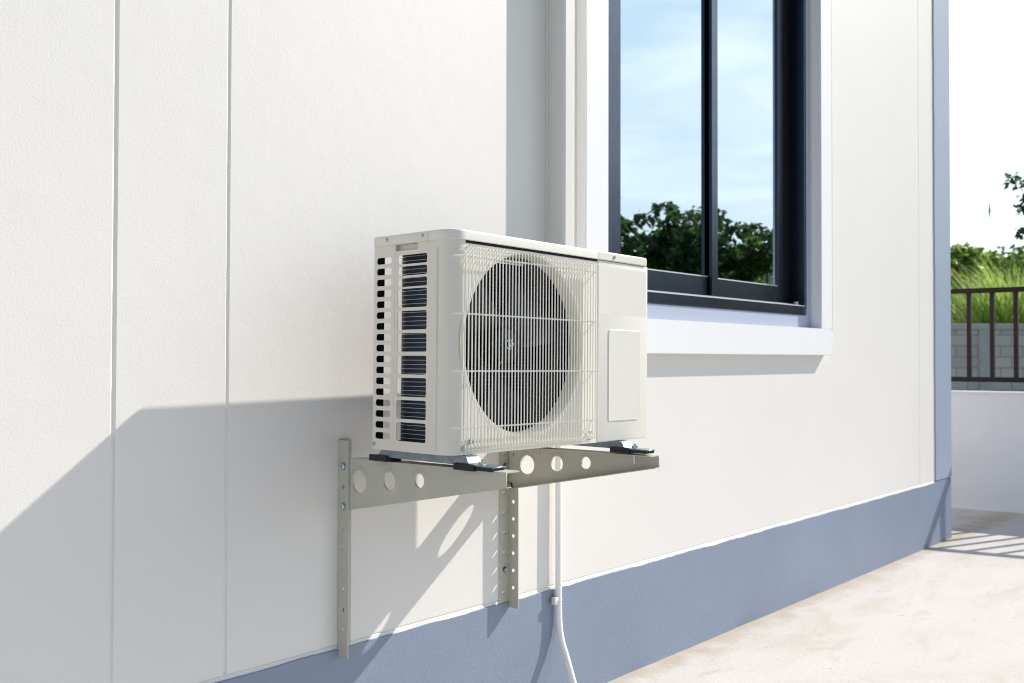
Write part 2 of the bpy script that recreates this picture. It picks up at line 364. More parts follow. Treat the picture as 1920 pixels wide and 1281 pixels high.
# ------------------------------------------------------------------ the house
house = thing('house', 'white plastered house wall with blue base band, corner strip and a dark window', 'house', (5.4, WY, 0))
def hob(name, bm, m, parent=None, smooth=False):
    p = parent or house
    o = obj(name, bm, m, p, smooth); o.location = (-5.4, -WY, 0) if p is house else (0, 0, 0); return o
ZB = 0.3185           # top of the base band
WX0, WX1, WZ0, WZ1 = 2.30, 3.72, 1.08, 2.70    # hole in the wall for the window
TOP = 4.3; ZL = ZB+0.0105
bm = bmesh.new()
def quad(a, b, c, d): bm.faces.new([bm.verts.new(p) for p in (a, b, c, d)])
def wallspan(x0, x1, z0, z1, y=WY): quad((x0, y, z0), (x1, y, z0), (x1, y, z1), (x0, y, z1))
G = [(0.8085, 0.0052, 0.0036), (1.040, 0.0044, 0.0030), (4.945, 0.0022, 0.003)]   # grooves: centre, half width, depth
xs = [-5.0]
for g in G: xs += [g[0]-g[1], g[0]+g[1]]
xs.append(5.40)
for i in range(0, len(xs), 2):
    a, b = xs[i], xs[i+1]
    if a < WX0 < b:
        wallspan(a, WX0, ZL, TOP); wallspan(WX1, b, ZL, TOP); wallspan(WX0, WX1, ZL, WZ0); wallspan(WX0, WX1, WZ1, TOP)
    else: wallspan(a, b, ZL, TOP)
# grooves with hand-cut wobble
for gi, (gx, gw, gd) in enumerate(G):
    z = ZL; rows = []
    while z < TOP+0.001:
        j = [noise.noise(Vector((z*38, gi*7+k*3.1, 0)))*0.0011*(gw/0.006) + noise.noise(Vector((z*2.1, gi*7+9, 0)))*0.0016 for k in range(2)]
        rows.append([bm.verts.new(p) for p in ((gx-gw, WY, z), (gx-gw*0.45+j[0], WY+gd*0.75, z), (gx+j[1]*0.5, WY+gd, z), (gx+gw*0.5+j[1], WY+gd*0.8, z), (gx+gw*0.8+j[1]*0.5, WY+0.0005, z), (gx+gw, WY, z))])
        z += 0.006 if z < 2.2 else 0.05
    bm.faces.new([bm.verts.new(v.co) for v in rows[0]])
    for i in range(len(rows)-1):
        for k in range(5): bm.faces.new((rows[i][k], rows[i][k+1], rows[i+1][k+1], rows[i+1][k]))
# window reveal and the other three sides of the house
for a, b in (((WX0, WZ0), (WX1, WZ0)), ((WX1, WZ0), (WX1, WZ1)), ((WX1, WZ1), (WX0, WZ1)), ((WX0, WZ1), (WX0, WZ0))):
    quad((a[0], WY, a[1]), (b[0], WY, b[1]), (b[0], WY+0.20, b[1]), (a[0], WY+0.20, a[1]))
quad((-5, WY, 0), (-5, 9, 0), (-5, 9, TOP), (-5, WY, TOP)); quad((5.4, WY, 0), (5.4, 9, 0), (5.4, 9, TOP), (5.4, WY, TOP)); quad((-5, 9, 0), (5.4, 9, 0), (5.4, 9, TOP), (-5, 9, TOP))
# white plaster ledge over the base band (ragged by hand)
PR = 0.0036
xx = -5.0; rows = []
while xx < 5.165:
    n_ = noise.noise(Vector((xx*9, 3.3, 0)))*0.0022 + noise.noise(Vector((xx*45, 1.3, 0)))*0.0009
    rows.append([bm.verts.new(p) for p in ((xx, WY, ZB+0.0105), (xx, WY+0.0016, ZB+0.0095), (xx, WY+0.0016, ZB+0.0078), (xx, WY-0.0003, ZB+0.006), (xx, WY-0.001, ZB+0.0015), (xx, WY-0.0018, ZB), (xx, WY-PR+0.002, ZB-0.001+n_*0.5), (xx, WY-PR, ZB-0.004+n_*0.5), (xx, WY-PR, ZB-0.03))])
    xx += 0.012
for i in range(len(rows)-1):
    for k in range(8): bm.faces.new((rows[i][k], rows[i+1][k], rows[i+1][k+1], rows[i][k+1]))
bmesh.ops.recalc_face_normals(bm, faces=bm.faces[:])
hob('wall', bm, M['wall'])
# blue band: paint edge wanders a few millimetres
bm = bmesh.new(); xx = -5.0; rows = []
while xx < 5.402:
    e = ZB-0.0012 + noise.noise(Vector((xx*7, 8.3, 0)))*0.0026 + noise.noise(Vector((xx*40, 5.3, 0)))*0.0014
    if xx > 5.16: e = ZB+0.004
    b_ = noise.noise(Vector((xx*5, 0.3, 0)))*0.003
    yb = WY-PR-0.0012
    rows.append([bm.verts.new(p) for p in ((xx, WY-PR+0.002, e), (xx, yb, e-0.001), (xx, yb, 0.04), (xx, yb-0.0005-b_*0.5, 0.010), (xx, yb-0.0015-b_*1.5, -0.01))])
    xx += 0.0125
for i in range(len(rows)-1):
    for k in range(4): bm.faces.new((rows[i][k], rows[i+1][k], rows[i+1][k+1], rows[i][k+1]))
box(bm, 5.395, 5.41, WY-PR, 9, -0.01, ZB)
bmesh.ops.recalc_face_normals(bm, faces=bm.faces[:])
hob('base_band', bm, M['blue'])
# blue corner strip
bm = bmesh.new(); z = ZB+0.008; rows = []
while z < TOP:
    e = 5.163 + noise.noise(Vector((z*9, 2.2, 0)))*0.004 + noise.noise(Vector((z*50, 2.2, 0)))*0.0015
    rows.append([bm.verts.new(p) for p in ((e, WY+0.001, z), (e+0.001, WY-0.006, z), (5.409, WY-0.006, z), (5.409, WY+0.25, z))]); z += 0.03
for i in range(len(rows)-1):
    for k in range(3): bm.faces.new((rows[i][k], rows[i][k+1], rows[i+1][k+1], rows[i+1][k]))
bmesh.ops.recalc_face_normals(bm, faces=bm.faces[:])
hob('corner_strip', bm, M['blue_strip'])
bm = bmesh.new(); box(bm, -5.3, 5.75, WY-0.25, 9.3, TOP+0.001, TOP+0.16, 0.01)
prism(bm, [(WY-0.25, TOP+0.162), (9.3, TOP+0.162), (5.5, TOP+1.7)], -5.3, 5.75, 'x')
hob('roof', bm, M['roof'])
bm = bmesh.new(); box(bm, 0.2, 5.2, 5.0, 5.05, 0.1, 4.2)
hob('interior_wall', bm, mat('dim_room_paint', (0.25, 0.25, 0.24), rough=0.9))

# window: white surround, blue recessed strip, dark sliding frame
win = bpy.data.objects.new('window', None); C.objects.link(win); win.parent = house; win.location = (-5.4, -WY, 0)
def ring(x0, x1, z0, z1, wl, wr, wb, wt, y0, y1, bev=0.0):
    bm = bmesh.new()
    box(bm, x0, x0+wl, y0, y1, z0+wb+1e-5, z1-wt-1e-5); box(bm, x1-wr, x1, y0, y1, z0+wb+1e-5, z1-wt-1e-5)
    box(bm, x0, x1, y0, y1, z0, z0+wb); box(bm, x0, x1, y0, y1, z1-wt, z1)
    bmesh.ops.remove_doubles(bm, verts=bm.verts[:], dist=1e-4)
    return bm
SL, SR, SB, ST = 2.163, 3.826, 0.9710, 2.82
yf = WY*0.979
bm = ring(SL, SR, SB, ST, 0.107, 0.102, 0.108, 0.11, yf, WY+0.0145)
o = hob('surround', bm, M['trim'], win)
mod = o.modifiers.new('b', 'BEVEL'); mod.width = 0.002; mod.segments = 2; mod.limit_method = 'ANGLE'
IX0, IX1, IZ0, IZ1 = SL+0.107, SR-0.102, SB+0.108, ST-0.11
hob('recess_trim', ring(IX0-0.02, IX1+0.02, IZ0-0.02, IZ1+0.02, 0.071, 0.071, 0.072, 0.071, WY+0.010, WY+0.19), M['blue_smooth'], win)
FX0, FX1, FZ0, FZ1 = IX0+0.051, IX1-0.051, IZ0+0.053, IZ1-0.051
fr = hob('frame', ring(FX0, FX1, FZ0, FZ1, 0.022, 0.016, 0.036, 0.03, WY+0.006, WY+0.165), M['frame'], win)
md = fr.modifiers.new('b', 'BEVEL'); md.width = 0.0018; md.segments = 2; md.limit_method = 'ANGLE'
# tracks on the sill of the frame
bm = bmesh.new()
for yy in (WY+0.03, WY+0.0605): box(bm, FX0+0.022, FX1-0.016, yy, yy+0.0025, FZ0+0.036, FZ0+0.044)
box(bm, FX1-0.075, FX1-0.062, WY+0.012, WY+0.024, FZ0+0.036, FZ0+0.052)
box(bm, 3.2, 3.585, WY+0.066, WY+0.070, FZ0+0.0362, FZ0+0.0440)
hob('track', bm, M['alu_highlight'], fr)
hob('highlight_strip', B(FX0+0.023, FX1-0.017, WY+0.0045, WY+0.008, FZ0+0.0352, FZ0+0.0384), M['alu_highlight'], fr)  # pale strip drawn as the highlight along the frame's front edge
def sash(x0, x1, y, wl, wr, wb):
    s = hob('sash', ring(x0, x1, FZ0+0.040, FZ1-0.03, wl, wr, wb, 0.05, y, y+0.014), M['frame'], win)
    md = s.modifiers.new('b', 'BEVEL'); md.width = 0.0012; md.segments = 2; md.limit_method = 'ANGLE'
    bm = bmesh.new(); box(bm, x0+wl-0.004, x1-wr+0.004, y+0.006, y+0.011, FZ0+0.038+wb, FZ1-0.078)
    hob('pane', bm, M['glass'], s)
    bm = bmesh.new(); box(bm, x0+wl, x1-wr, y+0.002, y+0.0055, FZ0+0.0395+wb, FZ0+0.0445+wb)
    hob('gasket_highlight', bm, M['alu_highlight'], s)  # pale line as the highlight at the foot of the pane
sash(FX0+0.024, 3.130, WY+0.081, 0.149, 0.040, 0.077)
sash(3.033, 3.585, WY+0.065, 0.041, 0.040, 0.072)
hob('jamb_filler', B(3.590, FX1-0.017, WY+0.070, WY+0.160, FZ0+0.037, FZ1-0.031), M['black'], fr)

# ------------------------------------------------------------------ the outdoor unit
AO = Vector((1.2835, 1.3124, 0.956-0.1877))
XA = Vector((0.99997, 0.01165, -0.0081)).normalized()
YA = Vector((-0.01165, 1, 0)); YA = (YA - XA*YA.dot(XA)).normalized(); ZA = XA.cross(YA)
ac = thing('air_conditioner', 'cream outdoor air conditioner unit with round fan grille on two wall brackets', 'air conditioner')
ac.matrix_world = Matrix(((XA.x, YA.x, ZA.x, AO.x), (XA.y, YA.y, ZA.y, AO.y), (XA.z, YA.z, ZA.z, AO.z), (0, 0, 0, 1)))
AW, AD, AH, CR = 0.672, 0.228, 0.438, 0.034
T = 0.0014
# casing: slotted left side, rounded corner, front sheet with the fan opening
slots = []
for k in range(17):
    zc = 0.3865 - k*0.02236
    slots.append(rrect(0.1745, 0.2195, zc-0.0068, zc+0.0068, 0.005, 4))
z = 0.3945
for h in (0.0185, 0.0185, 0.0185): slots.append(rrect(0.070, 0.1555, z-h, z, 0.0045, 4)); z -= h+0.0045
z = 0.3265; hs = [0.0385, 0.0375, 0.0375, 0.0375, 0.0375, 0.0375, 0.0375]
pitch = (0.3265-0.0212-0.0375)/6
for k in range(7): slots.append(rrect(0.070, 0.1555, z-k*pitch-0.0378, z-k*pitch, 0.0045, 4))
bm = plate([rrect(CR, AD, 0.0, 0.4185, 0.0008, 1)] + slots + [rrect(0.097, 0.163, 0.4035, 0.4172, 0.004, 4)], T, 'yz', T/2)
FC = (0.222, 0.2185); FR = 0.1895
join(bm, plate([rrect(CR, 0.4675, 0.0, 0.4185, 0.0008, 1), circ(FC[0], FC[1], FR, 72)], T, 'xz', T/2))
for rr_, fl in ((CR, 1), (CR-T, -1)):
    pts = [(CR-rr_*math.cos(R(90*k/10)), CR-rr_*math.sin(R(90*k/10))) for k in range(11)]
    strip(bm, pts, 0.0, 0.4185)
bmesh.ops.remove_doubles(bm, verts=bm.verts[:], dist=1e-5)
# pressed rib near the corner and step next to the narrow slots
tube(bm, [(0.0012, 0.0415, 0.008), (-0.0002, 0.0415, 0.014), (-0.0002, 0.0415, 0.398), (0.0012, 0.0415, 0.404)], 0.0024, 8)
box(bm, -0.0007, 0.0003, 0.1640, 0.1665, 0.012, 0.402, 0.0003, 1)
casing = obj('casing', bm, M['cream'], ac, smooth=True)
casing.data.set_sharp_from_angle(angle=R(25))
# bottom turned-in lip of the casing
bm = bmesh.new(); prism(bm, [(0.0025, 0.036), (0.012, 0.012), (0.036, 0.0025), (0.466, 0.0025), (0.466, 0.226), (0.0025, 0.226)], 0.0012, 0.0135)
obj('base_pan', bm, M['inner'], ac)
# bell mouth
bm = bmesh.new()
prof = [(FR+0.0105, 0.0001), (FR+0.008, -0.0004), (FR+0.003, -0.0007), (FR-0.001, 0.0004), (FR-0.0035, 0.005), (FR-0.0055, 0.014), (FR-0.006, 0.029), (FR-0.004, 0.029), (FR-0.003, 0.014)]
lathe(bm, prof, (FC[0], 0, FC[1]), 'y', 96)
obj('fan_shroud', bm, M['cream'], ac, smooth=True)
# inner box, partition
bm = bmesh.new()
box(bm, 0.4675, 0.4695, 0.002, AD-0.002, 0.002, 0.418); box(bm, 0.4695, AW-0.003, AD-0.003, AD-0.001, 0.002, 0.42)
# shroud mounting plate behind the front sheet
join(bm, plate([rrect(0.030, 0.466, 0.004, 0.416, 0.002, 1), circ(FC[0], FC[1], FR-0.0055, 72)], 0.0012, 'xz', 0.0285))
box(bm, 0.002, 0.025, AD-0.004, AD-0.0025, 0.002, 0.416)  # dark strip: shade of the unlit rear flange put into the colour
obj('inner_partition', bm, M['inner'], ac)
# handle pocket behind the recess
bm = bmesh.new()
prism(bm, [(0.0016, 0.4010), (0.0030, 0.4010), (0.0105, 0.4085), (0.0105, 0.4172), (0.0016, 0.4172)][::-1], 0.0945, 0.0955, 'y'); prism(bm, [(0.0016, 0.4010), (0.0030, 0.4010), (0.0105, 0.4085), (0.0105, 0.4172), (0.0016, 0.4172)], 0.1645, 0.1655, 'y')
strip(bm, [(0.0016, 0.4030), (0.0030, 0.4032), (0.0095, 0.4085), (0.0102, 0.4172)], 0.0955, 0.1645, 'y')
obj('handle_pocket', bm, M['cream'], ac)
# lid with a rounded front-left corner
def lidpoly(e):
    x0, x1, y0, y1 = -0.0035+e, AW-0.004-e, -0.0045+e, AD+0.001-e
    r = CR+0.004-e; rs = 0.006
    p = [(x0+r-r*math.cos(R(90*k/12)), y0+r-r*math.sin(R(90*k/12))) for k in range(13)]
    p += [(x1-rs+rs*math.sin(R(90*k/4)), y0+rs-rs*math.cos(R(90*k/4))) for k in range(5)]
    p += [(x1-rs+rs*math.cos(R(90*k/4)), y1-rs+rs*math.sin(R(90*k/4))) for k in range(5)]
    p += [(x0+rs-rs*math.sin(R(90*k/4)), y1-rs+rs*math.cos(R(90*k/4))) for k in range(5)]
    return p
bm = bmesh.new()
levels = [(0.0012, 0.4178), (0.0, 0.4188), (0.0, 0.4330), (0.0007, 0.4356), (0.0022, 0.4373), (0.0045, 0.4380)]
rings = [[bm.verts.new((p[0], p[1], zz)) for p in lidpoly(e)] for e, zz in levels]
for i in range(len(rings)-1):
    n_ = len(rings[0])
    for k in range(n_): bm.faces.new((rings[i][k], rings[i][(k+1) % n_], rings[i+1][(k+1) % n_], rings[i+1][k]))
bm.faces.new(rings[-1]); bm.faces.new(rings[0][::-1])
# flap over the side screws, thin seams in the skirt
box(bm, -0.0047, -0.002, 0.0640, 0.1930, 0.4172, 0.4335, 0.0008, 2)
box(bm, 0.4665, AW-0.0085, -0.0050, -0.003, 0.4190, 0.4345, 0.0004, 1)
lid = obj('lid', bm, M['lid'], ac, smooth=True)
# black strip standing in for shade under the lid where grille wires go in
bm = bmesh.new(); box(bm, 0.036, 0.4665, -0.0006, 0.0004, 0.4125, 0.4182); obj('lid_gap_shade', bm, M['black'], ac)
# service panel on the right
bm = bmesh.new(); box(bm, 0.4690, AW+0.002, -0.0012, AD, 0.0, 0.4170, 0.003, 3)
box(bm, 0.4735, AW-0.006, -0.00132, 0.0, 0.2945, 0.404, 0.0001, 1)
sp = obj('service_panel', bm, M['lid'], ac, smooth=True)
# raised blank plate on it: a pressed outline
bm = bmesh.new(); o1 = rrect(0.5095, 0.6375, 0.046, 0.2595, 0.008, 5); o2 = rrect(0.5115, 0.6355, 0.048, 0.2575, 0.0065, 5)
o3 = rrect(0.5130, 0.6340, 0.0495, 0.2560, 0.0055, 5)
rg = [[bm.verts.new((p[0], yy, p[1])) for p in o_] for o_, yy in ((o1, -0.0011), (o2, -0.0033), (o3, -0.0030))]
for i in range(2):
    n_ = len(o1)
    for k in range(n_): bm.faces.new((rg[i][k], rg[i][(k+1) % n_], rg[i+1][(k+1) % n_], rg[i+1][k]))
bm.faces.new(rg[2])
bmesh.ops.recalc_face_normals(bm, faces=bm.faces[:])
obj('blank_plate', bm, M['lid'], ac)

# coil, bent round the left rear corner
def coilpath(off, n=14):
    c, b, r = 0.030-off, 0.215+off, 0.064+off
    p = [(c, 0.050), (c, 0.10)]
    p += [(c+r-r*math.cos(R(90*k/n)), b-r+r*math.sin(R(90*k/n))) for k in range(n+1)]
    p += [(0.30, b), (0.466, b)]
    return p
bm = bmesh.new()
a, b = coilpath(0.0), coilpath(-0.016)
lo = [bm.verts.new((p[0], p[1], 0.016)) for p in a]; hi = [bm.verts.new((p[0], p[1], 0.412)) for p in a]
lo2 = [bm.verts.new((p[0], p[1], 0.016)) for p in b]; hi2 = [bm.verts.new((p[0], p[1], 0.412)) for p in b]
for i in range(len(a)-1):
    bm.faces.new((lo[i], lo[i+1], hi[i+1], hi[i])); bm.faces.new((lo2[i+1], lo2[i], hi2[i], hi2[i+1]))
bm.faces.new((lo[0], hi[0], hi2[0], lo2[0]))
coil = obj('coil', bm, M['coil'], ac, smooth=True)
bm = bmesh.new()
for k in range(44):
    zz = 0.0245 + k*0.00883
    tube(bm, [(p[0], p[1], zz) for p in coilpath(0.0014)], 0.0006, 5)
obj('fin_guard', bm, M['coilwire'], coil, smooth=True)
bm = bmesh.new()
for k in range(44): tube(bm, [(p[0], p[1], 0.0245+k*0.00883) for p in coilpath(-0.0172)], 0.0009, 5)
obj('inner_fins', bm, M['coilwire_dim'], coil, smooth=True)

# fan: hub, three twisted blades, nut; motor on its bracket
fan = obj('fan_hub', bmesh.new(), M['black'], ac)
bm = bmesh.new(); lathe(bm, [(0.0001, 0.050), (0.030, 0.050), (0.040, 0.056), (0.043, 0.10), (0.0001, 0.10)], (FC[0], 0, FC[1]), 'y', 32)
bmesh.ops.recalc_face_normals(bm, faces=bm.faces[:]); bm.to_mesh(fan.data); bm.free(); fan.data.shade_smooth(); fan.data.set_sharp_from_angle(angle=R(35))
for b_ in range(3):
    bm = bmesh.new(); base = 20 + 120*b_; g = []
    for i in range(9):
        r_ = 0.038 + (0.176-0.038)*i/8; row = []
        span = 50 + 24*(i/8); sk = 22*(i/8)
        for k in range(11):
            t = k/10-0.5; a_ = R(base + t*span + sk)
            yy = 0.078 + t*0.055*(1-0.25*i/8) + 0.010*math.sin(math.pi*(k/10))
            row.append(bm.verts.new((FC[0]+r_*math.cos(a_), yy, FC[1]+r_*math.sin(a_))))
        g.append(row)
    for i in range(8):
        for k in range(10): bm.faces.new((g[i][k], g[i][k+1], g[i+1][k+1], g[i+1][k]))
    o = obj('fan_blade', bm, M['blade'], ac, smooth=True)
    s = o.modifiers.new('s', 'SOLIDIFY'); s.thickness = 0.0025
bm = bolt_bm((FC[0], 0.050, FC[1]), 'y', -1, 0.011, 0.008); obj('hub_nut', bm, M['bolt'], fan, smooth=True)
bm = bmesh.new(); lathe(bm, [(0.0001, 0.105), (0.042, 0.105), (0.045, 0.11), (0.045, 0.17), (0.0001, 0.17)], (FC[0], 0, FC[1]), 'y', 28)
box(bm, FC[0]-0.05, FC[0]-0.035, 0.165, 0.18, 0.014, 0.41); box(bm, FC[0]+0.035, FC[0]+0.05, 0.165, 0.18, 0.014, 0.41)
obj('fan_motor', bm, mat('grey_motor_steel', (0.16, 0.17, 0.18), rough=0.4, metal=0.6), ac, smooth=True)

# grille: upright wires bent back at both ends, four cross wires
bm = bmesh.new(); q = -0.0165; nw = 45
for k in range(nw):
    x = 0.0195 + (0.4500-0.0195)*k/(nw-1)
    if k < 3: z0_, z1_ = (0.034, 0.387) if k < 2 else (0.022, 0.395)
    else: z0_, z1_ = 0.0225, 0.3990
    pts = [(x, 0.0006, z0_-0.012)] + [(x, q + 0.013*(1-math.sin(R(90*j/5))), z0_ - 0.011*math.cos(R(90*j/5))) for j in range(6)]
    pts += [(x, q + 0.013*(1-math.cos(R(90*j/5))), z1_ + 0.010*math.sin(R(90*j/5))) for j in range(6)] + [(x, 0.0006, z1_+0.0115)]
    tube(bm, pts, 0.00130, 7)
gr = obj('fan_grille', bm, M['wire'], ac, smooth=True)
for zc in (0.3852, 0.2735, 0.1628, 0.0535):
    bm = bmesh.new()
    tube(bm, [(0.0085, 0.006, zc), (0.0075, q+0.009, zc), (0.0095, q+0.0045, zc), (0.015, q+0.0028, zc), (0.4505, q+0.0028, zc), (0.4535, q+0.006, zc), (0.4545, q+0.011, zc), (0.4545, 0.001, zc)], 0.0016, 8)
    obj('cross_wire', bm, M['wire'], gr, smooth=True)
# screws
for c, ax, s_, r_ in (((0.528, -0.0053, 0.4273), 'y', -1, 0.0042), ((-0.0047, 0.1858, 0.4285), 'x', -1, 0.0042), ((-0.0047, 0.0799, 0.4295), 'x', -1, 0.0042),
                   ((0.0, 0.2225, 0.0108), 'x', -1, 0.0042), ((0.048, -0.006, 0.0255), 'y', -1, 0.0062), ((0.0333, -0.0003, 0.0125), 'y', -1, 0.0047),
                   ((0.4375, -0.004, 0.0265), 'y', -1, 0.0052), ((0.4385, -0.0003, 0.0125), 'y', -1, 0.0047)):
    obj('screw', bolt_bm(c, ax, s_, r_, 0.0035 if r_ < 0.006 else 0.0075, hexa=False), M['bolt'], ac, smooth=True)

# feet: galvanised channels on rubber pads
def foot(x0, x1):
    p = [(-0.082, -0.0172), (-0.024, -0.0160), (-0.0185, -0.0135), (-0.0150, -0.0065), (-0.0110, -0.0025), (-0.004, -0.0008), (0.226, -0.0008), (0.236, -0.0060), (0.244, -0.0155), (0.268, -0.0165),
         (0.268, -0.0190), (0.240, -0.0190), (-0.010, -0.0190), (-0.082, -0.0196)]
    bm = bmesh.new(); prism(bm, p, x0, x1, 'x')
    bmesh.ops.bevel(bm, geom=bm.edges[:], offset=0.0007, segments=1, affect='EDGES')
    f = obj('mounting_foot', bm, M['zinc'], ac, smooth=True)
    for y0, y1 in ((-0.036, 0.018), (0.214, 0.268)):
        bm = bmesh.new(); box(bm, x0-0.003, x1+0.003, y0, y1, -0.0285, -0.0188, 0.0015, 2)
        box(bm, x0-0.0055, x0-0.0005, y0, y1, -0.0282, -0.0150, 0.001, 1)
        if y0 < 0: box(bm, x0-0.001, x1+0.001, -0.079, -0.0361, -0.0262, -0.0192, 0.001, 1)
        obj('rubber_pad', bm, M['rubber'], f, smooth=True)
    for yc in (-0.037, 0.254):
        bm = bmesh.new(); lathe(bm, [(0.0001, -0.052), (0.0028, -0.052), (0.003, -0.051), (0.003, -0.006), (0.0001, -0.0058)], ((x0+x1)/2, yc, 0), 'z', 10)
        lathe(bm, [(0.010, -0.0168), (0.010, -0.0152), (0.0068, -0.0152), (0.0066, -0.0102), (0.0001, -0.0100)], ((x0+x1)/2, yc, 0), 'z', 6)
        obj('foot_bolt', bm, M['bolt'], f)
foot(0.030, 0.066)
foot(0.550, 0.586)

# ------------------------------------------------------------------ wall brackets
def bracket(xw, s, tip, ztop_root, ztop_tip, zr0, zr1, holes_z, label):
    """xw: plane of the outward leg at the wall, s: +1 when flanges and wall leg point to +x"""
    t = thing('wall_bracket', label, 'bracket', (xw, WY, (zr0+zr1)/2), 'steel wall brackets under the air conditioner')
    ox, oy, oz = xw, WY, (zr0+zr1)/2
    def put(name, bm, m, parent=None, smooth=False):
        o = obj(name, bm, m, parent or t, smooth)
        if parent is None: o.location = (-ox, -oy, -oz)
        return o
    TH = 0.0028; LW = 0.036
    # rail: outward leg with round holes, wall leg with slots
    out = plate([rrect(WY-LW, WY-0.001, zr0, zr1, 0.001, 1)] + [circ(WY-0.019, z_, 0.0048, 16) for z_ in holes_z], TH, 'yz', xw)
    wl0, wl1 = (xw+0.0015, xw+0.034) if s > 0 else (xw-0.036, xw-0.0015)
    wc = (wl0+wl1)/2
    sl = [zr0+0.04+0.052*k for k in range(int((zr1-zr0-0.06)/0.052)+1)]
    join(out, plate([rrect(wl0, wl1, zr0, zr1, 0.001, 1)] + [rrect(wc-0.0085, wc+0.0085, z_-0.0046, z_+0.0046, 0.0044, 4) for z_ in sl], 0.0020, 'xz', WY-0.0014))
    rail = put('rail', out, M['bracket'])
    # arm: tapered channel with three holes
    aw = xw + (0.0030 if s > 0 else -0.0030)
    yr = WY-0.006; h0 = 0.118; h1 = 0.030
    zr = ztop_root
    def zt(y): return ztop_root + (ztop_tip-ztop_root)*(yr-y)/(yr-tip)
    def zb(y): return zt(y) - (h0 + (h1-h0)*(yr-y)/(yr-tip))
    outl = [(yr, zb(yr)), (tip, zb(tip)), (tip, zt(tip)), (yr, zt(yr))]
    hl = []
    for d_, r_, f in ((0.071, 0.0245, 0.46), (0.170, 0.0195, 0.45), (0.262, 0.0150, 0.45)):
        y_ = WY-d_; hl.append((y_, zt(y_)*(1-f)+zb(y_)*f, r_))
    bm = plate([outl] + [circ(a, b, r_, 36) for a, b, r_ in hl] + [circ(WY-0.024, zt(WY)-0.060+0.034, 0.0045, 14)], 0.0026, 'yz', aw)
    # flanges
    fx0, fx1 = (aw+0.0012, aw+0.036) if s > 0 else (aw-0.036, aw-0.0012)
    def fl(za, zb_, x0, x1, y0=tip, y1=yr-0.036):
        v = [bm.verts.new(p) for p in ((x0, y0, za), (x1, y0, za), (x1, y1, zb_), (x0, y1, zb_), (x0, y0, za-0.0024), (x1, y0, za-0.0024), (x1, y1, zb_-0.0024), (x0, y1, zb_-0.0024))]
        for f in ((0, 1, 2, 3), (7, 6, 5, 4), (0, 4, 5, 1), (1, 5, 6, 2), (2, 6, 7, 3), (3, 7, 4, 0)): bm.faces.new([v[i] for i in f])
    y1 = yr-0.036
    fl(zt(tip), zt(y1), fx0, fx1)
    if s > 0: fl(zb(tip)+0.0024, zb(y1)+0.0024, fx0, aw+0.013)
    else: fl(zb(tip)+0.0024, zb(yr)+0.0024, aw-0.016, fx1, tip, yr)
    bmesh.ops.recalc_face_normals(bm, faces=bm.faces[:])
    arm = put('arm', bm, M['bracket'])
    # pressed rims round the holes (dished towards the flange side)
    for a, b, r_ in hl:
        bm = bmesh.new()
        lathe(bm, [(r_+0.0105, -0.00125), (r_+0.0065, -0.0018), (r_+0.0025, -0.0034), (r_-0.0003, -0.0034), (r_-0.0003, 0.0013)], (aw, a, b), 'x', 40)
        bmesh.ops.recalc_face_normals(bm, faces=bm.faces[:])
        put('hole_rim', bm, M['bracket'], arm, smooth=True)
    return t, put, aw, wc
hz1 = [0.7188-0.04472*k for k in range(9)]
t, put, aw, wc = bracket(1.3180, 1, 1.202, 0.7365, 0.7437, 0.301, 0.775, hz1, 'left bracket, a beige steel rail and tapered arm with two bolts on the rail side')
for z_ in (0.7188, 0.6312): put('bolt', bolt_bm((1.3166-0.0002, WY-0.019, z_), 'x', -1, 0.0092, 0.006, hexa=False), M['bolt'], smooth=True)
put('bolt', bolt_bm((wc, WY-0.0024, 0.40), 'y', -1, 0.008), M['bolt'], smooth=True)
hz2 = [0.5802-0.0448*k for k in range(6)]
t, put, aw, wc = bracket(1.8749, -1, 1.228, 0.7290, 0.7337, 0.3035, 0.776, hz2, 'right bracket, its rail beside the white drain pipe and its arm reaching past the unit')
put('bolt', bolt_bm((aw-0.0014, WY-0.0135, 0.6242), 'x', -1, 0.0088, 0.0065), M['bolt'], smooth=True)
for z_ in (0.6739, 0.4042): put('bolt', bolt_bm((wc+0.002, WY-0.0024, z_), 'y', -1, 0.0085, 0.006), M['bolt'], smooth=True)

# ------------------------------------------------------------------ trunking and drain pipe
tr = thing('pipe_cover', 'tall cream plastic trunking running up the wall between unit and window', 'pipe cover', (2.05, WY, 0.8))
bm = bmesh.new()
y0 = 1.6355
pr = [(2.0269, WY+0.002), (2.0269, WY-0.017), (2.0279, WY-0.0175), (2.0279, WY-0.0195), (2.0269, WY-0.020), (2.0269, y0+0.007), (2.0290, y0+0.002), (2.0340, y0), (2.0690, y0), (2.0740, y0+0.002), (2.0760, y0+0.007), (2.0760, WY+0.002)]
prism(bm, pr, 0.80, 4.25, 'z')
o = obj('cover', bm, M['trunk'], tr); o.location = (-2.05, -WY, -0.8)
bm = bmesh.new(); box(bm, 2.0225, 2.0268, WY-0.010, WY-0.0005, 0.80, 4.25)
o = obj('backing_strip', bm, M['trunk'], tr); o.location = (-2.05, -WY, -0.8)

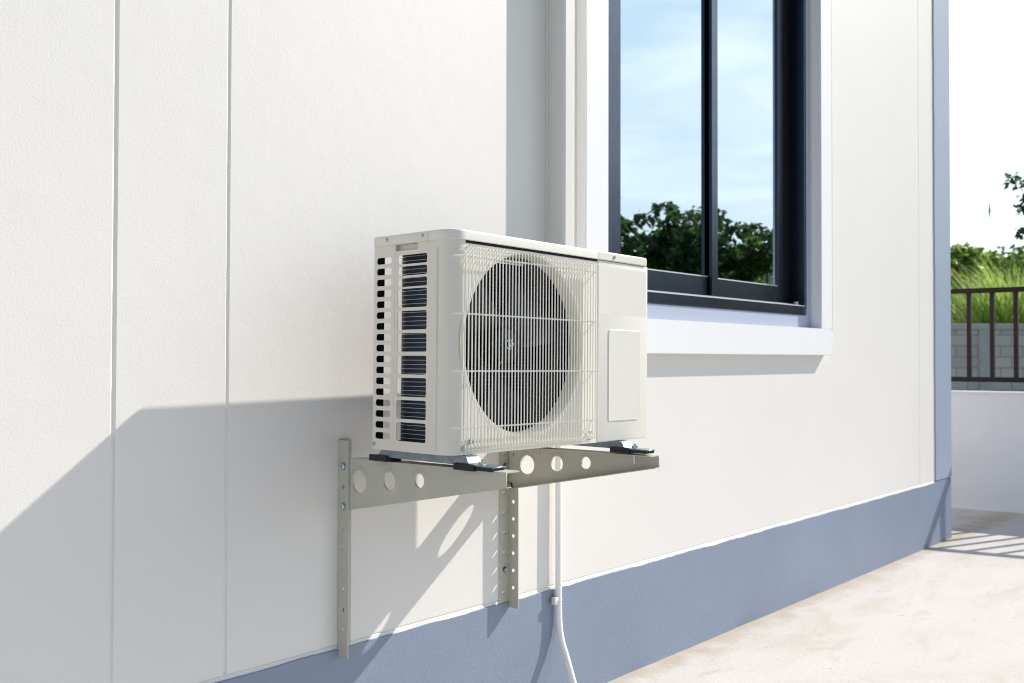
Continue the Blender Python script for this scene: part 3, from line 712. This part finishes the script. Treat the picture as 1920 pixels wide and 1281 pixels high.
dp = thing('drain_pipe', 'thin white plastic drain pipe hanging below the unit and bending out at the bottom', 'pipe', (2.063, WY-0.0166, 0.7))
bm = bmesh.new(); px_, py_ = 2.063, WY-0.0166
pts = [(px_, py_, 0.83), (px_, py_, 0.60), (px_, py_-0.0005, 0.40), (px_+0.001, py_, 0.30), (px_+0.002, py_-0.001, 0.235), (px_+0.002, py_-0.004, 0.205), (px_+0.001, py_-0.012, 0.175), (px_, py_-0.026, 0.145), (px_, py_-0.053, 0.075), (px_, py_-0.068, 0.035), (px_, py_-0.078, 0.012)]
tube(bm, pts, 0.0092, 20)
o = obj('pipe', bm, M['pvc'], dp, smooth=True); o.location = (-2.063, -py_, -0.7)
bm = bmesh.new(); box(bm, 2.040, 2.056, WY-0.024, WY-0.0105, 0.279, 0.299, 0.0015)
tube(bm, [(2.063+0.0108*math.cos(R(a_)), py_+0.0108*math.sin(R(a_)), 0.289) for a_ in range(60, 301, 20)], 0.0018, 6)
o = obj('pipe_clip', bm, M['trunk'], dp, smooth=True); o.location = (-2.063, -py_, -0.7)

# ------------------------------------------------------------------ boundary wall and railing
bw = thing('boundary_wall', 'low curved white plastered wall at the end of the yard, below the railing', 'wall', (6.6, 1.7, 0))
HB = 0.745; BT = 0.13
bm = bmesh.new(); rows = []
ys = [5.0-0.1*i for i in range(100)]
for y in ys:
    x = bx(y)
    rows.append([bm.verts.new(p) for p in ((x-0.004, y, -0.05), (x, y, 0.02), (x, y, HB-0.006), (x+BT, y, HB-0.006), (x+BT, y, -0.1))])
for i in range(len(rows)-1):
    for k in range(4): bm.faces.new((rows[i][k], rows[i+1][k], rows[i+1][k+1], rows[i][k+1]))
bm.faces.new(rows[-1]); bm.faces.new(rows[0][::-1])
bmesh.ops.recalc_face_normals(bm, faces=bm.faces[:])
o = obj('wall_face', bm, M['boundary'], bw); o.location = (-6.6, -1.7, 0)
bm = bmesh.new(); rows = []
for y in ys:
    x = bx(y)
    rows.append([bm.verts.new(p) for p in ((x-0.004, y, HB-0.008), (x-0.006, y, HB+0.001), (x-0.003, y, HB+0.006), (x+BT+0.003, y, HB+0.006), (x+BT+0.006, y, HB-0.008))])
for i in range(len(rows)-1):
    for k in range(4): bm.faces.new((rows[i][k], rows[i+1][k], rows[i+1][k+1], rows[i][k+1]))
bmesh.ops.recalc_face_normals(bm, faces=bm.faces[:])
o = obj('cap', bm, M['cap'], bw, smooth=True); o.location = (-6.6, -1.7, 0)

rl = thing('railing', 'dark brown square bar metal railing standing on the low white wall', 'railing', (6.66, 1.7, HB))
def rx(y): return bx(y)+BT*0.55
def railbar(z0, z1, w_, name):
    bm = bmesh.new(); rows = []
    for y in ys:
        x = rx(y); rows.append([bm.verts.new(p) for p in ((x-w_, y, z0), (x-w_, y, z1), (x+w_, y, z1), (x+w_, y, z0))])
    for i in range(len(rows)-1):
        for k in range(4): bm.faces.new((rows[i][k], rows[i+1][k], rows[i+1][(k+1) % 4], rows[i][(k+1) % 4]))
    bmesh.ops.recalc_face_normals(bm, faces=bm.faces[:])
    o = obj(name, bm, M['fence'], rl); o.location = (-6.66, -1.7, -HB)
railbar(1.383, 1.413, 0.027, 'top_rail'); railbar(0.811, 0.843, 0.016, 'bottom_rail')
bar_me = None
for k in range(-14, 30):
    y = 1.817 + 0.1335*k - 2.0 + 0.0
    y = 1.8155 - 0.1335*(k-0)
    if y > 4.9 or y < -4.6: continue
    x = rx(y)
    if bar_me is None:
        o = obj('bar', B(-0.0125, 0.0125, -0.0125, 0.0125, 0.0, 0.541, 0.001, 1), M['fence'], rl); bar_me = o
    else:
        o = bar_me.copy(); C.objects.link(o); o.parent = rl
    o.location = (x-6.66, y-1.7, 0.8425-HB)
for k in range(7):
    y = 4.4 - 1.42*k + 0.0
    o = obj('post', B(-0.02, 0.02, -0.02, 0.02, 0.0, 0.075, 0.001, 1), M['fence'], rl); o.location = (rx(y)-6.66, y-1.7, HB+0.004-HB)

# ------------------------------------------------------------------ block wall further off
vdir = Vector((0.669, -0.743, 0)).normalized()
P0 = Vector((18.6, 5.35, 0))             # point on the wall that lies straight behind the corner strip
bk = thing('block_wall', 'unpainted grey concrete block wall beyond the railing with a cement cap', 'wall', P0)
bk.rotation_euler = (0, 0, math.atan2(vdir.y, vdir.x))
obj('blocks', B(-14, 26, 0, 0.12, -0.1, 1.50), M['block'], bk)
obj('cap', B(-14, 26, -0.05, 0.17, 1.495, 1.60, 0.01), M['blockcap'], bk)
for k in range(-4, 9):
    obj('pillar', B(-0.10+3.0*k+0.10, 0.10+3.0*k+0.10, -0.05, -0.001, -0.1, 1.494), M['blockcap'], bk)

# ------------------------------------------------------------------ vegetation
def leaves(bm, centres, n, size, seed, flat=0.5, droop=0.3):
    rnd = random.Random(seed); tot = sum(c[3]**2 for c in centres)
    for cx, cy, cz, r_ in centres:
        m_ = int(n*r_*r_/tot)
        for _ in range(m_):
            d = Vector((rnd.gauss(0, 1), rnd.gauss(0, 1), rnd.gauss(0, 1))).normalized()
            rr_ = r_*(0.45+0.6*rnd.random()**0.6)
            p = Vector((cx, cy, cz)) + Vector((d.x*rr_, d.y*rr_, d.z*rr_*0.85))
            s = size*(0.6+0.8*rnd.random())
            a = Vector((rnd.gauss(0, 1), rnd.gauss(0, 1), rnd.gauss(0, 0.6)-droop)).normalized()
            b = a.orthogonal().normalized(); b.rotate(Matrix.Rotation(rnd.random()*6.28, 3, a))
            nrm = a.cross(b)
            v = [bm.verts.new(p), bm.verts.new(p+a*s*0.5+b*s*0.24-nrm*s*0.03), bm.verts.new(p+a*s), bm.verts.new(p+a*s*0.5-b*s*0.24-nrm*s*0.03)]
            bm.faces.new(v)
def clumps(rnd, cx, cy, z0, z1, rad, n, rc):
    out = []
    for _ in range(n):
        t = rnd.random(); a = rnd.random()*6.283; zz = z0+(z1-z0)*t
        w_ = rad*math.sqrt(max(0.1, 1-(2*t-0.9)**2*0.8))*rnd.random()**0.5
        out.append((cx+w_*math.cos(a), cy+w_*math.sin(a), zz, rc*(0.6+0.7*rnd.random())))
    return out
def plant(name, label, cat, x, y, h, rad, nleaf, size, m, seed, nclump=14, group=None, trunk=0.35, base=0.0):
    rnd = random.Random(seed)
    t = thing(name, label, cat, (x, y, 0), group)
    cl = clumps(rnd, 0, 0, h*trunk+base, h-rad*0.25, rad, nclump, rad*0.38)
    bm = bmesh.new()
    tr_ = 0.03+0.012*h
    tube(bm, [(0, 0, -0.1), (0.03, 0.02, h*0.25), (-0.02, 0.03, h*0.5), (0, 0, h*0.75)], [tr_, tr_*0.8, tr_*0.6, tr_*0.3], 8)
    for c in cl:
        zb_ = h*(0.2+0.35*rnd.random())
        mid = Vector((c[0]*0.5, c[1]*0.5, (zb_+c[2])/2-0.05*h))
        tube(bm, [(0, 0, zb_), mid, Vector(c[:3])], [tr_*0.45, tr_*0.3, tr_*0.12], 5)
    obj('trunk', bm, M['bark'], t, smooth=True)
    bm = bmesh.new(); leaves(bm, cl, nleaf, size, seed)
    obj('crown', bm, m, t)
    return t
# straight view: behind the block wall, seen between corner strip and picture edge
def at(px, depth, py=None):
    d = fw + r2*((px-960)/F_PX); return Vector((EYE.x+d.x*depth, EYE.y+d.y*depth))
g = 'shrubs behind the block wall'
for i, (px, dep, h, rad, m, lab) in enumerate((
        (1700, 24.0, 3.8, 1.2, 'leaf_mid', 'mid green shrub behind the block wall, hidden mostly by the house corner'),
        (1795, 23.0, 3.62, 0.75, 'leaf', 'bright green leafy shrub next to the house corner strip, behind the block wall'),
        (1850, 24.5, 3.70, 0.8, 'leaf', 'bright green shrub in the middle of the gap, behind the tall grass'),
        (1935, 24.0, 3.75, 1.0, 'leaf_mid', 'shrub at the right picture edge behind the tall grass'),
        (1820, 27.0, 3.75, 1.1, 'leaf_mid', 'deep green shrub farthest back in the gap behind the brighter shrubs'),
        (1905, 27.5, 3.9, 1.1, 'leaf_mid', 'deep green shrub farthest back near the right picture edge'),
        (2060, 24.0, 3.4, 1.3, 'leaf', 'bright shrub beyond the right picture edge behind the block wall'))):
    p = at(px, dep); plant('shrub', lab, 'shrub', p.x, p.y, h, rad*1.4, 9500, 0.18, M[m], 10+i, 34, None, 0.05)
p = at(1776, 22.0)
t = thing('red_leaved_shrub', 'small reddish leaved shrub peeking out beside the house corner', 'shrub', (p.x, p.y, 0))
bm = bmesh.new(); leaves(bm, [(0, 0, 3.0, 0.13), (0.05, 0.1, 2.8, 0.12)], 34, 0.11, 91); obj('crown', bm, M['leaf_red'], t)
bm = bmesh.new(); tube(bm, [(0, 0, -0.1), (0.05, 0, 1.4), (0, 0, 2.7)], [0.03, 0.02, 0.01], 6); obj('stem', bm, M['bark'], t)
# tall grass
def tussock(label, px, dep, h, n, seed, rad=0.45):
    p = at(px, dep); rnd = random.Random(seed); bm = bmesh.new()
    for _ in range(n):
        a = rnd.random()*6.283; r0 = rad*rnd.random(); b0 = Vector((r0*math.cos(a), r0*math.sin(a), 0))
        lean = Vector((math.cos(a)+rnd.gauss(0, .5), math.sin(a)+rnd.gauss(0, .5), 0))*0.35*(0.4+rnd.random())
        hh = h*(0.55+0.5*rnd.random()); w_ = 0.014+0.012*rnd.random(); side = Vector((-lean.y, lean.x, 0)).normalized()*w_
        if rnd.random() < 0.5: side = Vector((rnd.gauss(0, 1), rnd.gauss(0, 1), 0)).normalized()*w_
        prev = None
        for k in range(6):
            s = k/5; c = b0 + lean*(s*s*1.6)*hh*0.5 + Vector((0, 0, hh*(s - 0.28*s**3)))
            ww = side*(1-s*0.93)
            cur = (bm.verts.new(c-ww), bm.verts.new(c+ww))
            if prev: bm.faces.new((prev[0], prev[1], cur[1], cur[0]))
            prev = cur
    o = obj('tall_grass', bm, M['grass'], None); o.location = (p.x, p.y, 0); tag(o, label, 'grass clump', 'tall grass clumps behind the block wall')
tussock('tall pale green grass clump above the block wall, nearer the right picture edge', 1895, 20.2, 4.1, 1000, 5, 0.5)
tussock('tall pale green grass clump above the block wall, in the middle of the railing gap', 1858, 20.8, 3.6, 800, 6, 0.5)
tussock('tall pale green grass clump cut by the right picture edge', 1945, 20.6, 4.0, 1000, 8, 0.6)
# dark tree at the right edge, nearer, branches reaching in
p = at(2000, 15.0)
t = plant('tree', 'dark leaved tree reaching in from the right edge above the grass', 'tree', p.x, p.y, 4.3, 0.58, 4600, 0.13, M['leaf_dark'], 41, 14, None, 0.45)
tb = bmesh.new(); lb = bmesh.new(); rnd = random.Random(3)
left = -rt
def twig(a, b, n, sz, sd):
    mid = (Vector(a)+Vector(b))/2+Vector((0, 0, 0.08)); tube(tb, [a, mid, b], [0.016, 0.01, 0.004], 5)
    leaves(lb, [(b[0], b[1], b[2], 0.11), (mid.x, mid.y, mid.z, 0.10)], n, sz, sd)
for (dx_, z_) in ((0.62, 3.30), (0.70, 2.95), (0.78, 3.78), (0.60, 3.52)):
    e_ = left*dx_; twig((0, 0, z_-0.35), (e_.x, e_.y, z_), 60, 0.12, int(z_*50))
# one long drooping leaf on a thin twig that comes down from the crown
e_ = left*1.19
tube(tb, [(0, 0, 4.0), (e_.x*0.5, e_.y*0.5, 4.35), (e_.x*0.97, e_.y*0.97, 3.9), (e_.x, e_.y, 3.42)], [0.010, 0.004, 0.0012, 0.0008], 5)
q0 = Vector((e_.x, e_.y, 3.43)); s_ = left*0.022
v = [lb.verts.new(q0), lb.verts.new(q0+s_+Vector((0, 0, -0.14))), lb.verts.new(q0+s_*0.3+Vector((0, 0, -0.29))), lb.verts.new(q0-s_*0.6+Vector((0, 0, -0.14)))]; lb.faces.new(v)
obj('branch', tb, M['bark'], t); obj('branch_leaves', lb, M['leaf_dark'], t)

# seen in the window glass: trees on the far side of the yard
YG = WY+0.04
def mir(px, dep):
    p = at(px, dep); return (p.x, 2*YG-p.y)
labs = ['dark leafy tree mirrored in the left window pane, cut by the frame edge', 'broad dark tree mirrored in the middle of the left window pane', 'tree mirrored across the middle stile of the window',
        'green tree mirrored at the left of the right window pane', 'lighter green tree mirrored at the right of the right window pane', 'tree beside the yard beyond the mirrored ones, toward the street']
for i, (px, dep, h, rad, m) in enumerate(((1120, 14.5, 3.2, 0.95, 'leaf_dark'), (1215, 15.0, 3.0, 0.8, 'leaf_mid'), (1295, 14.0, 2.9, 0.75, 'leaf_dark'), (1375, 14.6, 2.70, 0.72, 'leaf_mid'), (1450, 15.4, 2.60, 0.85, 'leaf'), (1580, 15.0, 3.0, 1.0, 'leaf_mid'))):
    x, y = mir(px, dep); t = plant('garden_tree', labs[i], 'tree', x, y, h, rad, 4200, 0.14, M[m], 60+i, 16, None, 0.14)
    # long bare-stemmed branches with leaves along them, standing over the crown
    tb = bmesh.new(); lb = bmesh.new(); rnd = random.Random(70+i)
    for k in range(8):
        a = rnd.random()*6.28; le = 0.6+0.8*rnd.random(); b0 = Vector((0.3*math.cos(a), 0.3*math.sin(a), h-0.45))
        pts = [b0]
        for s in range(1, 7):
            u = s/6; pts.append(b0 + Vector((math.cos(a)*le*u, math.sin(a)*le*u, (1.15*u-0.80*u*u)*(0.9+0.5*rnd.random()))))
        tube(tb, pts, [0.016, 0.014, 0.012, 0.01, 0.008, 0.006, 0.004], 5)
        leaves(lb, [(q_.x, q_.y, q_.z, 0.11) for q_ in pts[1:]], 100, 0.14, 200+i*10+k, droop=0.8)
    obj('branch', tb, M['bark'], t); obj('branch_leaves', lb, M['leaf_dark'], t)
# low roofed neighbour, also only in the glass
x, y = mir(1425, 38)
nb = thing('neighbour_house', 'dark roofed low house mirrored at the right of the window glass', 'house', (x, y, 0))
nb.rotation_euler = (0, 0, R(-30))
obj('wall', B(-5, 5, -4, 4, -0.05, 3.9), M['cap'], nb)
bm = bmesh.new(); prism(bm, [(-4.6, 3.902), (4.6, 3.902), (0, 4.95)], -5.6, 5.6, 'x'); obj('roof', bm, M['roof'], nb)
for xx in (-3, 0, 3):
    obj('window', B(xx-0.6, xx+0.6, -4.05, -3.99, 1.2, 2.6), M['frame'], nb)

# ------------------------------------------------------------------ render settings
scene.render.resolution_x = 1024; scene.render.resolution_y = 683
scene.render.engine = 'CYCLES'
scene.cycles.filter_width = 1.05; scene.cycles.max_bounces = 8; scene.cycles.transparent_max_bounces = 12
